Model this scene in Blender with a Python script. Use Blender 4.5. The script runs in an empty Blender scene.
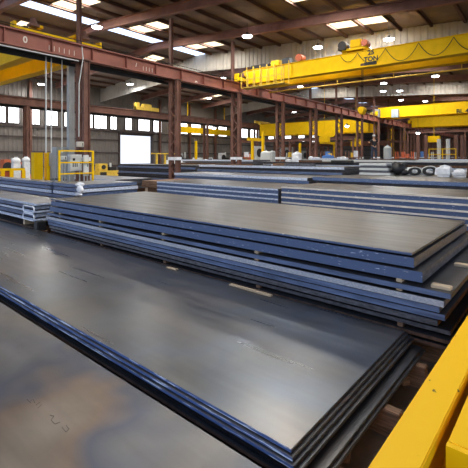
import bpy, bmesh, random
from math import *
from mathutils import Vector, Matrix
random.seed(7)
S = bpy.context.scene
COL = S.collection
PI = pi
# ------------------------------------------------------------------ camera
F = 395.0; H = 2.4; A = radians(38.3)
cd = bpy.data.cameras.new('camera'); cam = bpy.data.objects.new('camera', cd); COL.objects.link(cam)
cam.location = (0, 0, H); cam.rotation_euler = (PI/2, 0, A-PI/2)
cd.sensor_width = 36; cd.lens = F/468*36; cd.shift_y = -77/468.0; cd.clip_end = 600; cd.clip_start = 0.05
S.camera = cam
# ------------------------------------------------------------------ world: bright overcast day outside
W = bpy.data.worlds.new('sky'); S.world = W; W.use_nodes = True
nt = W.node_tree; nt.nodes.clear()
tc = nt.nodes.new('ShaderNodeTexCoord'); sx = nt.nodes.new('ShaderNodeSeparateXYZ')
cr = nt.nodes.new('ShaderNodeValToRGB'); bg = nt.nodes.new('ShaderNodeBackground'); out = nt.nodes.new('ShaderNodeOutputWorld')
nt.links.new(tc.outputs['Generated'], sx.inputs[0]); nt.links.new(sx.outputs['Z'], cr.inputs[0])
cr.color_ramp.elements[0].position = 0.0; cr.color_ramp.elements[0].color = (.86, .91, 1, 1)
cr.color_ramp.elements[1].position = 0.6; cr.color_ramp.elements[1].color = (.42, .6, 1, 1)
nt.links.new(cr.outputs[0], bg.inputs[0]); bg.inputs[1].default_value = 1.15
nt.links.new(bg.outputs[0], out.inputs[0])
# ------------------------------------------------------------------ exposure
S.view_settings.view_transform = 'Standard'; S.view_settings.look = 'None'
S.cycles.sample_clamp_indirect = 3.0; S.cycles.use_adaptive_sampling = False; S.cycles.diffuse_bounces = 4; S.cycles.glossy_bounces = 3
S.view_settings.gamma = 1; S.view_settings.use_curve_mapping = False
S.view_settings.exposure = 0.3
# large soft daylight entering through the translucent roof sheets (one lamp under each roof slope)
def area(name, loc, sx_, sy_, power, color):
    l = bpy.data.lights.new(name, 'AREA'); l.shape = 'RECTANGLE'; l.size = sx_; l.size_y = sy_
    l.energy = power; l.color = color
    o = bpy.data.objects.new(name, l); o.location = loc; COL.objects.link(o); return o
def roofz(y): return 13-.065*(28-y) if y < 28 else 13-.09*(y-28)   # roof height over the floor
for x, y in ((14.175, 24.4), (20.525, 24.4), (26.875, 24.4), (39.575, 24.4), (52.275, 24.4), (77.675, 24.4), (96.7, 24.4),
             (7.825, 10.2), (14.175, 10.2), (20.525, 10.2), (26.875, 10.2), (39.575, 10.2), (52.275, 10.2), (64.975, 10.2), (84.0, 10.2), (103.1, 10.2),
             (7.825, 2.8), (14.175, 32.6), (26.875, 32.6), (20.525, 40.5), (45.9, 40.5)):
    for s_ in (-1, 1):
        o = area('roof_daylight', (x, y+s_*1.03, roofz(y+s_*1.03)-.10), 1.5, 1.8, 175, (1, .95, .87))
        o.rotation_euler.x = atan(.065) if y < 28 else -atan(.09)
# ------------------------------------------------------------------ materials
def mat(name, col, rough=.5, metal=0, emit=0, nz=0, scale=4, col2=None, bump=0, stretch=(1, 1, 1), spec=.5, kind='noise', thr=None, coat=0):
    m = bpy.data.materials.new(name); m.use_nodes = True; n = m.node_tree; b = n.nodes['Principled BSDF']
    b.inputs['Base Color'].default_value = (*col, 1); b.inputs['Roughness'].default_value = rough
    b.inputs['Metallic'].default_value = metal; b.inputs['Specular IOR Level'].default_value = spec
    b.inputs['Coat Weight'].default_value = coat
    if emit:
        b.inputs['Emission Color'].default_value = (*col, 1); b.inputs['Emission Strength'].default_value = emit
    if nz or col2:
        t = n.nodes.new('ShaderNodeTexCoord'); mp = n.nodes.new('ShaderNodeMapping'); mp.inputs['Scale'].default_value = stretch
        oi = n.nodes.new('ShaderNodeObjectInfo'); ad = n.nodes.new('ShaderNodeVectorMath'); ad.operation = 'ADD'
        sc = n.nodes.new('ShaderNodeVectorMath'); sc.operation = 'SCALE'; sc.inputs['Scale'].default_value = 40
        cb = n.nodes.new('ShaderNodeCombineXYZ')
        for k in range(3): n.links.new(oi.outputs['Random'], cb.inputs[k])
        n.links.new(cb.outputs[0], sc.inputs[0]); n.links.new(t.outputs['Object'], ad.inputs[0]); n.links.new(sc.outputs[0], ad.inputs[1])
        n.links.new(ad.outputs[0], mp.inputs[0])
        no = n.nodes.new('ShaderNodeTexNoise'); no.inputs['Scale'].default_value = scale; no.inputs['Detail'].default_value = 5
        no.inputs['Roughness'].default_value = .6
        n.links.new(mp.outputs[0], no.inputs['Vector'])
        r = n.nodes.new('ShaderNodeValToRGB'); lo, hi = thr or (.35, .65)
        r.color_ramp.elements[0].position = lo; r.color_ramp.elements[1].position = hi
        c2 = col2 or tuple(min(1, c*(1+nz)) for c in col); c1 = col if col2 else tuple(c*(1-nz) for c in col)
        r.color_ramp.elements[0].color = (*c1, 1); r.color_ramp.elements[1].color = (*c2, 1)
        n.links.new(no.outputs['Fac'], r.inputs[0]); n.links.new(r.outputs[0], b.inputs['Base Color'])
        if bump:
            bu = n.nodes.new('ShaderNodeBump'); bu.inputs['Strength'].default_value = bump; bu.inputs['Distance'].default_value = .02
            n.links.new(no.outputs['Fac'], bu.inputs['Height']); n.links.new(bu.outputs[0], b.inputs['Normal'])
    return m

def plate_mat(name, cols, rough=(.3, .5), metal=.75, scale=.55, tint=1.0):
    """hot-rolled plate: mill scale with heat tint bands, streaks along the rolling direction"""
    m = bpy.data.materials.new(name); m.use_nodes = True; n = m.node_tree; b = n.nodes['Principled BSDF']; L = n.links.new
    t = n.nodes.new('ShaderNodeTexCoord'); oi = n.nodes.new('ShaderNodeObjectInfo')
    mu = n.nodes.new('ShaderNodeMath'); mu.operation = 'MULTIPLY'; mu.inputs[1].default_value = 30; L(oi.outputs['Random'], mu.inputs[0])
    n1 = n.nodes.new('ShaderNodeTexNoise'); n1.noise_dimensions = '4D'; n1.inputs['Scale'].default_value = scale; n1.inputs['Detail'].default_value = 3
    n1.inputs['Roughness'].default_value = .5; n1.inputs['Distortion'].default_value = .6
    L(t.outputs['Object'], n1.inputs['Vector']); L(mu.outputs[0], n1.inputs['W'])
    r = n.nodes.new('ShaderNodeValToRGB'); e = r.color_ramp.elements
    pos = [.34, .44, .5, .56, .66]
    e[0].position = pos[0]; e[0].color = (*cols[0], 1); e[1].position = pos[-1]; e[1].color = (*cols[4], 1)
    for p, c in zip(pos[1:4], cols[1:4]):
        q = e.new(p); q.color = (*c, 1)
    L(n1.outputs['Fac'], r.inputs[0])
    mp = n.nodes.new('ShaderNodeMapping'); mp.inputs['Scale'].default_value = (7, .5, 1); L(t.outputs['Object'], mp.inputs[0])
    n2 = n.nodes.new('ShaderNodeTexNoise'); n2.noise_dimensions = '4D'; n2.inputs['Scale'].default_value = 1.0; n2.inputs['Detail'].default_value = 2
    L(mp.outputs[0], n2.inputs['Vector']); L(mu.outputs[0], n2.inputs['W'])
    n3 = n.nodes.new('ShaderNodeTexNoise'); n3.noise_dimensions = '4D'; n3.inputs['Scale'].default_value = 1.7; n3.inputs['Detail'].default_value = 5; n3.inputs['Distortion'].default_value = .5
    L(t.outputs['Object'], n3.inputs['Vector']); L(mu.outputs[0], n3.inputs['W'])
    av = n.nodes.new('ShaderNodeMath'); av.operation = 'ADD'; L(n2.outputs['Fac'], av.inputs[0]); L(n3.outputs['Fac'], av.inputs[1])
    mr = n.nodes.new('ShaderNodeMapRange'); mr.inputs[1].default_value = .7; mr.inputs[2].default_value = 1.3; mr.inputs[3].default_value = .72; mr.inputs[4].default_value = 1.3
    L(av.outputs[0], mr.inputs[0])
    mx = n.nodes.new('ShaderNodeVectorMath'); mx.operation = 'SCALE'; L(r.outputs[0], mx.inputs[0]); L(mr.outputs[0], mx.inputs['Scale'])
    L(mx.outputs[0], b.inputs['Base Color'])
    m2 = n.nodes.new('ShaderNodeMapRange'); m2.inputs[1].default_value = .3; m2.inputs[2].default_value = .7; m2.inputs[3].default_value = rough[0]; m2.inputs[4].default_value = rough[1]
    L(n2.outputs['Fac'], m2.inputs[0]); L(m2.outputs[0], b.inputs['Roughness'])
    b.inputs['Metallic'].default_value = metal
    return m
brown = [(.12, .105, .092), (.095, .09, .086), (.085, .088, .092), (.078, .088, .105), (.105, .105, .1)]
M = {}
M['plate_fg'] = plate_mat('mill_scale_heat_tint', [(.22, .18, .135), (.17, .12, .085), (.075, .08, .1), (.13, .125, .12), (.19, .165, .135)], (.4, .55), .5, .45)
M['plate'] = plate_mat('mill_scale', brown, (.26, .38), .6, .5)
M['plate_b'] = plate_mat('mill_scale_brown', [(.078, .068, .06), (.068, .062, .057), (.06, .058, .058), (.064, .065, .07), (.072, .068, .066)], (.33, .45), .4, .4)
M['plate_g'] = plate_mat('mill_scale_grey', [(.2, .2, .21), (.17, .17, .185), (.15, .16, .185), (.2, .2, .21), (.185, .185, .19)], (.35, .5), .6, .6)
M['blue'] = mat('blue_edge', (.1, .145, .26), .42, .3, col2=(.75, .8, .9), scale=11, stretch=(1, .9, 6), thr=(.64, .69))
M['blue2'] = mat('blue_edge_clean', (.13, .175, .29), .4, .4, nz=.35, scale=5, stretch=(1, .4, 4))
M['cream'] = mat('cream_edge', (.72, .66, .58), .6, .1, nz=.15, scale=8, stretch=(1, .5, 2))
M['blue_m'] = mat('blue_flecked_edge', (.1, .165, .37), .42, .15, col2=(.8, .86, .95), scale=9, stretch=(1, .25, 5), thr=(.54, .57))  # blue with pale flecks for the long side faces; end faces get grey
M['pale'] = mat('pale_cut_edge', (.6, .66, .78), .5, .3, nz=.3, scale=12, stretch=(1, 1, 3))
M['silver'] = mat('rough_bright_edge', (.36, .39, .45), .5, .3, col2=(.6, .59, .58), scale=60, stretch=(1, .6, 1.5), thr=(.4, .65))
M['edge'] = mat('sheared_edge', (.13, .13, .145), .42, .6, nz=.4, scale=9, stretch=(1, 1, 3))
M['edged'] = mat('scale_edge_dark', (.035, .035, .042), .5, .5, nz=.4, scale=9)
M['rust'] = mat('rusty_edge', (.12, .065, .04), .7, .2, nz=.5, scale=8)
M['wood'] = mat('new_timber', (.5, .38, .24), .7, 0, nz=.2, scale=3, stretch=(12, 1, 12))
M['oldwood'] = mat('old_timber', (.2, .11, .06), .85, 0, nz=.4, scale=4, stretch=(10, 1, 10))
M['dirt'] = mat('oily_dirt_floor', (.11, .075, .05), .85, 0, nz=.45, scale=1.4, bump=.6)
M['concrete'] = mat('concrete', (.33, .31, .28), .8, 0, nz=.2, scale=.6)
M['yellow'] = mat('safety_yellow', (.9, .55, .0), .6, 0, nz=.06, scale=2, spec=.2)
M['yellow_d'] = mat('scuffed_yellow', (1, .54, .0), .6, 0, col2=(.12, .08, .02), scale=14, thr=(.68, .72), spec=.2)
M['yfade'] = mat('faded_yellow', (.75, .5, .06), .6, 0, nz=.15)
M['red'] = mat('brick_red_steel', (.30, .105, .075), .6, .1, nz=.2, scale=1.2)
M['redd'] = mat('oxide_brown_steel', (.17, .078, .055), .65, .1, nz=.25, scale=1.2)
M['beam'] = mat('pink_brown_beam', (.27, .13, .1), .6, .1, nz=.2, scale=1.2)
M['end'] = mat('rust_brown_siding', (.3, .18, .12), .7, 0, nz=.3, scale=.8)
M['roof'] = mat('brown_roof_sheet', (.21, .145, .105), .7, .1, nz=.25, scale=.5)
M['purlin'] = mat('purlin_steel', (.15, .08, .06), .7, .1)
M['siding'] = mat('grey_siding', (.2, .175, .155), .6, .2, nz=.12, scale=.6)
M['curtain'] = mat('pale_ribbed_sheet', (.52, .485, .43), .6, .1, nz=.1, scale=.5)
M['girt'] = mat('dark_girt', (.07, .05, .045), .7)
M['grey'] = mat('grey_paint', (.38, .4, .4), .5, .1, nz=.08)
M['lgrey'] = mat('light_grey_paint', (.62, .64, .62), .5)
M['dark'] = mat('dark_steel', (.03, .028, .028), .55, .3)
M['white'] = mat('white_wrap', (.8, .82, .85), .35, 0, nz=.12, scale=6, bump=.4)
M['orange'] = mat('orange_red_paint', (.6, .14, .05), .5)
M['black'] = mat('black_rubber', (.012, .012, .014), .5)
M['bluep'] = mat('blue_paint', (.08, .2, .5), .45)
M['skin'] = mat('skin', (.5, .3, .2), .6); M['shirt'] = mat('black_shirt', (.015, .015, .018), .9); M['jeans'] = mat('dark_jeans', (.04, .055, .09), .9)
M['sky_w'] = mat('translucent_roof_panel', (1, .84, .58), .5, emit=1.35, nz=.2, scale=1.5)
M['sky_b'] = mat('ridge_glazing', (.6, .74, 1), .4, emit=1.6)
M['pane'] = mat('daylit_window_pane', (.95, .97, 1), .4, emit=2.2)
M['lamp'] = mat('lamp_lens', (.92, .96, 1), .4, emit=14)
M['chalk'] = mat('white_paint_mark', (.75, .68, .6), .7)
M['marker'] = mat('dark_marker', (.09, .07, .06), .6)
# ------------------------------------------------------------------ mesh helpers
class MB:
    def __init__(s): s.bm = bmesh.new()
    def box(s, x0, y0, z0, x1, y1, z1, bev=0):
        m = Matrix.Translation(((x0+x1)/2, (y0+y1)/2, (z0+z1)/2)) @ Matrix.Diagonal((abs(x1-x0), abs(y1-y0), abs(z1-z0), 1))
        r = bmesh.ops.create_cube(s.bm, size=1, matrix=m)
        if bev:
            vs = set(r['verts']); es = [e for e in s.bm.edges if e.verts[0] in vs and e.verts[1] in vs]
            bmesh.ops.bevel(s.bm, geom=es, offset=bev, segments=2, affect='EDGES')
        return s
    def bar(s, a, b, w, h=None, up=(0, 0, 1)):
        a = Vector(a); b = Vector(b); d = b-a; L = d.length
        if L < 1e-6: return s
        q = d.to_track_quat('Z', 'Y').to_matrix().to_4x4()
        m = Matrix.Translation((a+b)/2) @ q @ Matrix.Diagonal((w, h or w, L, 1)); bmesh.ops.create_cube(s.bm, size=1, matrix=m); return s
    def cyl(s, a, b, r, r2=None, n=14, cap=True):
        a = Vector(a); b = Vector(b); d = b-a
        q = d.to_track_quat('Z', 'Y').to_matrix().to_4x4()
        bmesh.ops.create_cone(s.bm, cap_ends=cap, segments=n, radius1=r, radius2=r if r2 is None else r2, depth=d.length, matrix=Matrix.Translation((a+b)/2) @ q); return s
    def tube(s, pts, r, n=8):
        for p, q in zip(pts, pts[1:]): s.cyl(p, q, r, n=n)
        for p in pts[1:-1]: bmesh.ops.create_uvsphere(s.bm, u_segments=n, v_segments=max(4, n//2), radius=r, matrix=Matrix.Translation(p))
        return s
    def ball(s, c, r, sc=(1, 1, 1), n=16):
        bmesh.ops.create_uvsphere(s.bm, u_segments=n, v_segments=n//2, radius=r, matrix=Matrix.Translation(c) @ Matrix.Diagonal((*sc, 1))); return s
    def torus(s, c, R, r, axis='Z', n=24, k=8):
        ring = []
        for i in range(n):
            a = 2*PI*i/n; row = []
            for j in range(k):
                b = 2*PI*j/k; u = (R+r*cos(b)); p = (u*cos(a), u*sin(a), r*sin(b))
                if axis == 'X': p = (p[2], p[0], p[1])
                if axis == 'Y': p = (p[0], p[2], p[1])
                row.append(s.bm.verts.new(Vector(c)+Vector(p)))
            ring.append(row)
        for i in range(n):
            for j in range(k):
                s.bm.faces.new((ring[i][j], ring[(i+1) % n][j], ring[(i+1) % n][(j+1) % k], ring[i][(j+1) % k]))
        bmesh.ops.recalc_face_normals(s.bm, faces=s.bm.faces); return s
    def prism(s, pts, axis, a, b):
        """pts 2D outline; extruded along axis from a to b"""
        def P(p, t): return {'X': (t, p[0], p[1]), 'Y': (p[0], t, p[1]), 'Z': (p[0], p[1], t)}[axis]
        v0 = [s.bm.verts.new(P(p, a)) for p in pts]; v1 = [s.bm.verts.new(P(p, b)) for p in pts]
        s.bm.faces.new(v0); s.bm.faces.new(v1[::-1]); n = len(pts)
        for i in range(n): s.bm.faces.new((v0[i], v0[(i+1) % n], v1[(i+1) % n], v1[i]))
        bmesh.ops.recalc_face_normals(s.bm, faces=s.bm.faces); return s
    def build(s, name, m, parent=None, loc=None, smooth=False, rz=0):
        me = bpy.data.meshes.new(name); s.bm.to_mesh(me); s.bm.free(); o = bpy.data.objects.new(name, me); COL.objects.link(o)
        for q in (m if isinstance(m, (list, tuple)) else [m]): me.materials.append(M[q] if isinstance(q, str) else q)
        if smooth:
            for p in me.polygons: p.use_smooth = True
        if parent: o.parent = parent
        if loc: o.location = loc
        o.rotation_euler.z = rz
        return o
def tag(o, label, cat, group=None, kind=None):
    if label: o['label'] = label
    if cat: o['category'] = cat
    if group: o['group'] = group
    if kind: o['kind'] = kind
    return o
def thing(name, label, cat, loc=(0, 0, 0), rz=0, group=None):
    o = bpy.data.objects.new(name, None); COL.objects.link(o); o.location = loc; o.rotation_euler.z = rz; o.empty_display_size = .1
    return tag(o, label, cat, group)
def struct(o): o['kind'] = 'structure'; return o
def copy_thing(root, loc, label=None, group=None):
    r = root.copy(); COL.objects.link(r); r.location = loc
    if label: r['label'] = label
    if group: r['group'] = group
    for ch in list(root.children):
        c = ch.copy(); COL.objects.link(c); c.parent = r
        for g in ch.children:
            d = g.copy(); COL.objects.link(d); d.parent = c
    return r
ORD = ['first', 'second', 'third', 'fourth', 'fifth', 'sixth', 'seventh', 'eighth', 'ninth', 'tenth', 'eleventh', 'twelfth', 'thirteenth', 'fourteenth', 'fifteenth', 'sixteenth', 'seventeenth', 'eighteenth', 'nineteenth', 'twentieth', 'twenty-first', 'twenty-second']
# roof surface height over the floor
def roofz(y): return 13-.065*(28-y) if y < 28 else 13-.09*(y-28)
YA, YB, YW = 18.5, 39.0, 46.0
BAY = 6.35; X0 = 11.0
XEND = 146.0; YR = -12.0
# =================================================================== STRUCTURE
b = MB(); b.box(-60, -60, -.3, 220, 120, 0); struct(b.build('floor', 'dirt'))
b = MB(); b.box(-4, 30, .002, 140, 45.9, .03); struct(b.build('floor_concrete_aisle', 'concrete'))
b = MB(); b.box(-60, YW+.3, .001, 220, 120, .02); struct(b.build('floor_yard', 'concrete'))
# roof: two slopes with a glazed ridge strip
b = MB()
b.prism([(YR, roofz(YR)), (27.35, roofz(27.35)), (27.35, roofz(27.35)+.12), (YR, roofz(YR)+.12)], 'X', -1.5, XEND)
b.prism([(28.65, roofz(28.65)), (46.6, roofz(46.6)), (46.6, roofz(46.6)+.12), (28.65, roofz(28.65)+.12)], 'X', -1.5, XEND)
ceil_o = struct(b.build('ceiling', 'roof'))
for i in range(-10, 19):
    y = 10.2+i*2.0286
    if abs(y-28) < .6 or y > 46 or y < YR+.5: continue
    z = roofz(y)
    b = MB(); b.box(-1.5, y-.05, z-.24, XEND, y+.05, z-.01)
    b.box(-1.5, y-.05, z-.24, XEND, y+.12, z-.21); b.build('purlin', 'purlin', ceil_o)
b = MB(); b.prism([(27.35, roofz(27.35)+.02), (28, 13.02), (28.65, roofz(28.65)+.02), (28.65, roofz(28.65)+.1), (28, 13.1), (27.35, roofz(27.35)+.1)], 'X', -1.5, XEND)
rs = struct(b.build('window_ridge', 'sky_b'))
# roof panels (translucent sheets, two side by side in a bay)
wn = 1
for k in range(-1, 19):
    xm = X0+BAY*(k+.5)
    for yc, on in ((2.8, k < 1), (10.2, True), (24.4, True), (32.6, k in (0, 2, 5)), (40.5, k % 4 == 1)):
        if not on: continue
        if yc > 30 and k > 9: continue
        z0, z1 = roofz(yc-1.9), roofz(yc+1.9)
        sl = (z1-z0)/3.8; zz = lambda y, o: roofz(yc)+sl*(y-yc)-o
        par = struct(MB().prism([(yc-2.2, zz(yc-2.2, .06)), (yc+2.2, zz(yc+2.2, .06)), (yc+2.2, zz(yc+2.2, .02)), (yc-2.2, zz(yc-2.2, .02))], 'X', xm-.85, xm+.85).build('window_%d' % wn, 'girt')); wn += 1
        for ya, yb in ((yc-1.95, yc-.1), (yc+.1, yc+1.95)):
            MB().prism([(ya, zz(ya, .085)), (yb, zz(yb, .085)), (yb, zz(yb, .065)), (ya, zz(ya, .065))], 'X', xm-.78, xm+.78).build('roof_panel', 'sky_w', par)
# walls
b = MB()
dx0, dx1, dz1 = 32.8, 38.4, 5.45
def ribs(b, x0, x1, z0, z1, y, step=.45):
    """ribbed sheet standing along X"""
    pts = []; x = x0; i = 0
    while x < x1-.01:
        w = min(step, x1-x)
        pts += [(x, y), (x+w*.5, y), (x+w*.6, y-.05), (x+w*.9, y-.05)]; x += w
    pts += [(x1, y), (x1, y+.2), (x0, y+.2)]
    b.prism(pts, 'Z', z0, z1)
ribs(b, 3, dx0, 0, 12, YW); ribs(b, dx0, dx1, dz1, 12, YW); ribs(b, dx1, XEND, 0, 12, YW)
wl = struct(b.build('wall_left', 'siding'))
for z in (1.2, 2.9, 4.6, 5.75, 8.45):
    b = MB()
    b.box(3, YW-.22, z, dx0-.15, YW-.06, z+.16); b.box(dx1+.15, YW-.22, z, XEND, YW-.06, z+.16)
    if z > 5.5: b.box(dx0-.2, YW-.22, z, dx1+.2, YW-.06, z+.16)
    b.build('girt', 'girt', wl)
b = MB(); b.box(XEND, YR, 0, XEND+.2, YW, 13.2); struct(b.build('wall_end', 'end'))
# the roll-up door opening in the left wall
b = MB(); b.box(dx0-.2, YW-.3, 0, dx0, YW+.1, dz1+.25); b.box(dx1, YW-.3, 0, dx1+.2, YW+.1, dz1+.25); b.box(dx0, YW-.3, dz1, dx1, YW+.1, dz1+.25)
dr = struct(b.build('door_1', 'girt'))
MB().cyl((dx0-.1, YW-.5, dz1+.45), (dx1+.1, YW-.5, dz1+.45), .28, n=20).build('door_roll', 'girt', dr)
# high window band in the left wall
def colx(px, Y_):
    dx = px-234; return (F*cos(A)+dx*sin(A))*Y_/(F*sin(A)-dx*cos(A))
spans = [(-14, -6), (-3, 5), (8, 18.5), (30, 39), (45, 57), (64, 71), (82, 92), (94, 106), (110, 116), (125, 131), (138, 149), (153, 161), (179, 187), (191, 200), (205, 214), (218, 226), (240, 247), (250, 258), (268, 276), (284, 292), (298, 304), (310, 316), (322, 327)]
for i, (p, q) in enumerate(spans):
    xa, xb = colx(p, YW), colx(q, YW)
    b = MB()
    b.box(xa-.1, YW-.16, 6.05, xb+.1, YW-.05, 6.15); b.box(xa-.1, YW-.16, 8.05, xb+.1, YW-.05, 8.15)
    b.box(xa-.1, YW-.16, 6.15, xa, YW-.05, 8.05); b.box(xb, YW-.16, 6.15, xb+.1, YW-.05, 8.05)
    b.box((xa+xb)/2-.03, YW-.14, 6.15, (xa+xb)/2+.03, YW-.06, 8.05)
    w = struct(b.build('window_%d' % wn, 'girt')); wn += 1
    MB().box(xa, YW-.11, 6.15, xb, YW-.08, 8.05).build('window_pane', 'pane', w)
# hanging ribbed curtains that follow the roof
def curtain(X, ztop_off, depth, y0, y1, name):
    b = MB(); y = y0; st = .45; prof = []
    while y < y1-.01:
        prof += [(y, 0), (y+st*.5, 0), (y+st*.6, .05), (y+st*.9, .05)]; y += st
    prof.append((y1, 0))
    top = []; 
    vs = []
    for (yy, dx) in prof:
        zt = roofz(yy)-ztop_off; vs.append([b.bm.verts.new((X+o+dx, yy, z)) for o in (0, .03) for z in (zt, zt-depth)])
    for a, c in zip(vs, vs[1:]):
        b.bm.faces.new((a[0], c[0], c[1], a[1])); b.bm.faces.new((a[2], a[3], c[3], c[2])); b.bm.faces.new((a[1], c[1], c[3], a[3])); b.bm.faces.new((a[0], a[2], c[2], c[0]))
    bmesh.ops.recalc_face_normals(b.bm, faces=b.bm.faces)
    return struct(b.build(name, 'curtain'))
curtain(29.8, .05, 1.75, YR, 46, 'wall_curtain_near')
curtain(55.2, .05, 1.5, YR, 46, 'wall_curtain_middle')
curtain(86.95, .05, 1.5, YR, 46, 'wall_curtain_far')
# =================================================================== ROOF BEAMS
def ibeam_slope(b, X, pts, depth, fw=.3):
    """I-section following pts [(y, ztop)]"""
    for (ya, za), (yb, zb) in zip(pts, pts[1:]):
        for o0, o1, w in ((0, .05, fw), (.05, depth-.05, .05), (depth-.05, depth, fw)):
            b.prism([(ya, za-o0), (yb, zb-o0), (yb, zb-o1), (ya, za-o1)], 'X', X-w/2, X+w/2)
b = MB()
ibeam_slope(b, 0, [(YR, roofz(YR)-.26), (28, 13-.26), (45.7, roofz(45.7)-.26)], .62)
me = b.build('roof_beam', 'beam').data
first = bpy.data.objects['roof_beam']
for k in range(-1, 21):
    X = X0+BAY*k
    o = first if k == -1 else first.copy()
    if k > -1: COL.objects.link(o)
    o.location.x = X
    tag(o, 'brown sloping roof beam spanning the hall, %s from the camera end' % ORD[k+1], 'roof beam', 'sloping roof beams')
    y = YR+1.5
# =================================================================== COLUMNS
def make_column(zt):
    t = thing('steel_column', '', 'column')
    for s_ in (-1, 1):
        b = MB(); y = s_*.3
        b.box(-.16, y-.1, .05, -.135, y+.1, zt); b.box(.135, y-.1, .05, .16, y+.1, zt); b.box(-.135, y-.012, .05, .135, y+.012, zt)
        b.build('post', 'redd', t)
    b = MB(); z = .6; k = 0
    while z < zt-.7:
        for x in (-.17, .17):
            b.bar((x, -.3*(1 if k % 2 else -1), z), (x, .3*(1 if k % 2 else -1), z+.6), .012, .07)
        z += .6; k += 1
    b.build('lacing', 'redd', t)
    MB().box(-.3, -.55, 0, .3, .55, .05).build('base_plate', 'redd', t)
    return t
colA = make_column(7.25)
b = MB(); b.box(-.08, .32, 7.31, .08, .35, 11.25)
b.box(-.1, .24, 7.31, -.08, .44, 11.25); b.box(.08, .24, 7.31, .1, .44, 11.25); b.build('upper_post', 'redd', colA)
MB().box(-.2, -.45, 7.251, .2, .82, 7.3).build('cap_plate', 'redd', colA)
MB().box(-.2, -.42, 2.2, .2, .42, 2.4).build('white_band', 'white', colA)
colB = make_column(7.25)
for k in range(0, 20):
    X = X0+BAY*k
    lab = 'brick-red laced double column under the near crane runway, %s from the left' % ORD[k]
    if k == 0: colA.location = (X, YA, 0); colA['label'] = lab; colA['group'] = 'columns under the near runway'
    else: copy_thing(colA, (X, YA, 0), lab, 'columns under the near runway')
for o in colA.children:
    pass
for k in range(0, 12):
    if k == 3: continue
    X = X0+BAY*k
    lab = 'brown laced column by the window wall under the far runway, %s from the left' % ORD[k]
    if k == 0: colB.location = (X, YB, 0); colB['label'] = lab; colB['group'] = 'columns under the far runway'
    else: copy_thing(colB, (X, YB, 0), lab, 'columns under the far runway')
# tall thin posts between roof and floor in the window bay
for k in range(1, 9):
    X = X0+BAY*k-3.0
    if dx0-.5 < X < dx1+.5: continue
    b = MB(); b.box(-.15, -.15, 0, .15, -.12, 11.0); b.box(-.15, .12, 0, .15, .15, 11.0); b.box(-.015, -.12, 0, .015, .12, 11.0)
    tag(b.build('wall_post', 'redd', loc=(X, YW-.4, 0)), 'thin brown wall post against the grey siding, %s from the left' % ORD[k-1], 'post', 'wall posts')
# =================================================================== RUNWAY GIRDERS
def runway(Y_, x0, x1, lab, matn):
    t = thing('runway_girder', lab, 'girder')
    b = MB(); b.box(x0, Y_-.22, 8.0, x1, Y_+.22, 8.06); b.box(x0, Y_-.2, 7.3, x1, Y_+.2, 7.36); b.box(x0, Y_-.02, 7.36, x1, Y_+.02, 8.0)
    b.build('plate_girder', matn, t)
    b = MB(); b.box(x0, Y_-.035, 8.06, x1, Y_+.035, 8.14); b.build('crane_rail', 'dark', t)
    b = MB(); b.box(x0, Y_+.6, 7.36, x1, Y_+.64, 8.0); b.box(x0, Y_+.46, 7.3, x1, Y_+.78, 7.36); b.box(x0, Y_+.46, 8.0, x1, Y_+.78, 8.06); b.box(x0, Y_+.585, 8.06, x1, Y_+.655, 8.14); b.box(x0, Y_+.79, 7.1, x1, Y_+.83, 7.5); b.build('backing_girder', 'dark', t)
    return t
gA = runway(YA, 2, 140, 'long brick-red runway girder crossing from the left edge with painted tick marks', 'red')
gB = runway(YB, 2, 100, 'dull red runway girder in front of the window band', 'redd')
for k in range(0, 66):
    x = 3.0+BAY/3*k
    b = MB(); b.box(x-.012, YA-.19, 7.36, x+.012, YA-.02, 8.0); b.build('stiffener', 'red', gA)
b = MB(); b.tube([(3, YA-.16, 7.2), (10.7, YA-.16, 7.2)], .035); b.build('conduit', 'lgrey', gA)
b = MB(); b.tube([(3, YA-.3, 8.18), (60, YA-.3, 8.18)], .02); b.build('top_cable', 'dark', gA)
def colz(px, py, Y_):
    dx = px-234; s = Y_/(F*sin(A)-dx*cos(A)); return (F*cos(A)+dx*sin(A))*s, H+(157-py)*s
for i, px in enumerate(list(range(49, 78, 5))+[143, 146, 149, 152, 155]):
    x, _ = colz(px, 50, YA)
    b = MB(); b.box(x-.015, YA-.028, 7.46, x+.015, YA-.0205, 7.7); b.build('painted_tick', 'chalk', gA)
def text(body, size, m, loc, rot, parent, name, ext=.004, sx=1):
    cu = bpy.data.curves.new(name, 'FONT'); cu.body = body; cu.size = size; cu.extrude = ext; cu.offset = size*.03; cu.align_x = 'CENTER'; cu.align_y = 'CENTER'
    tmp = bpy.data.objects.new('tmp', cu); COL.objects.link(tmp); bpy.context.view_layer.update()
    me = bpy.data.meshes.new_from_object(tmp); bpy.data.objects.remove(tmp)
    o = bpy.data.objects.new(name, me); COL.objects.link(o); me.materials.clear(); me.materials.append(M[m]); o.location = loc; o.rotation_euler = rot; o.scale.x = sx
    if parent: o.parent = parent
    return o
x, z = colz(25, 40, YA)
text('0', .4, 'chalk', (x, YA-.025, z), (PI/2, 0, 0), gA, 'painted_digit')
x, z = colz(136, 65, YA)
text('/', .3, 'chalk', (x, YA-.025, z), (PI/2, 0, 0), gA, 'painted_mark')
x, z = colz(196, 82, YA)
text('o', .4, 'chalk', (x, YA-.025, z), (PI/2, 0, 0), gA, 'painted_mark')
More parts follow.
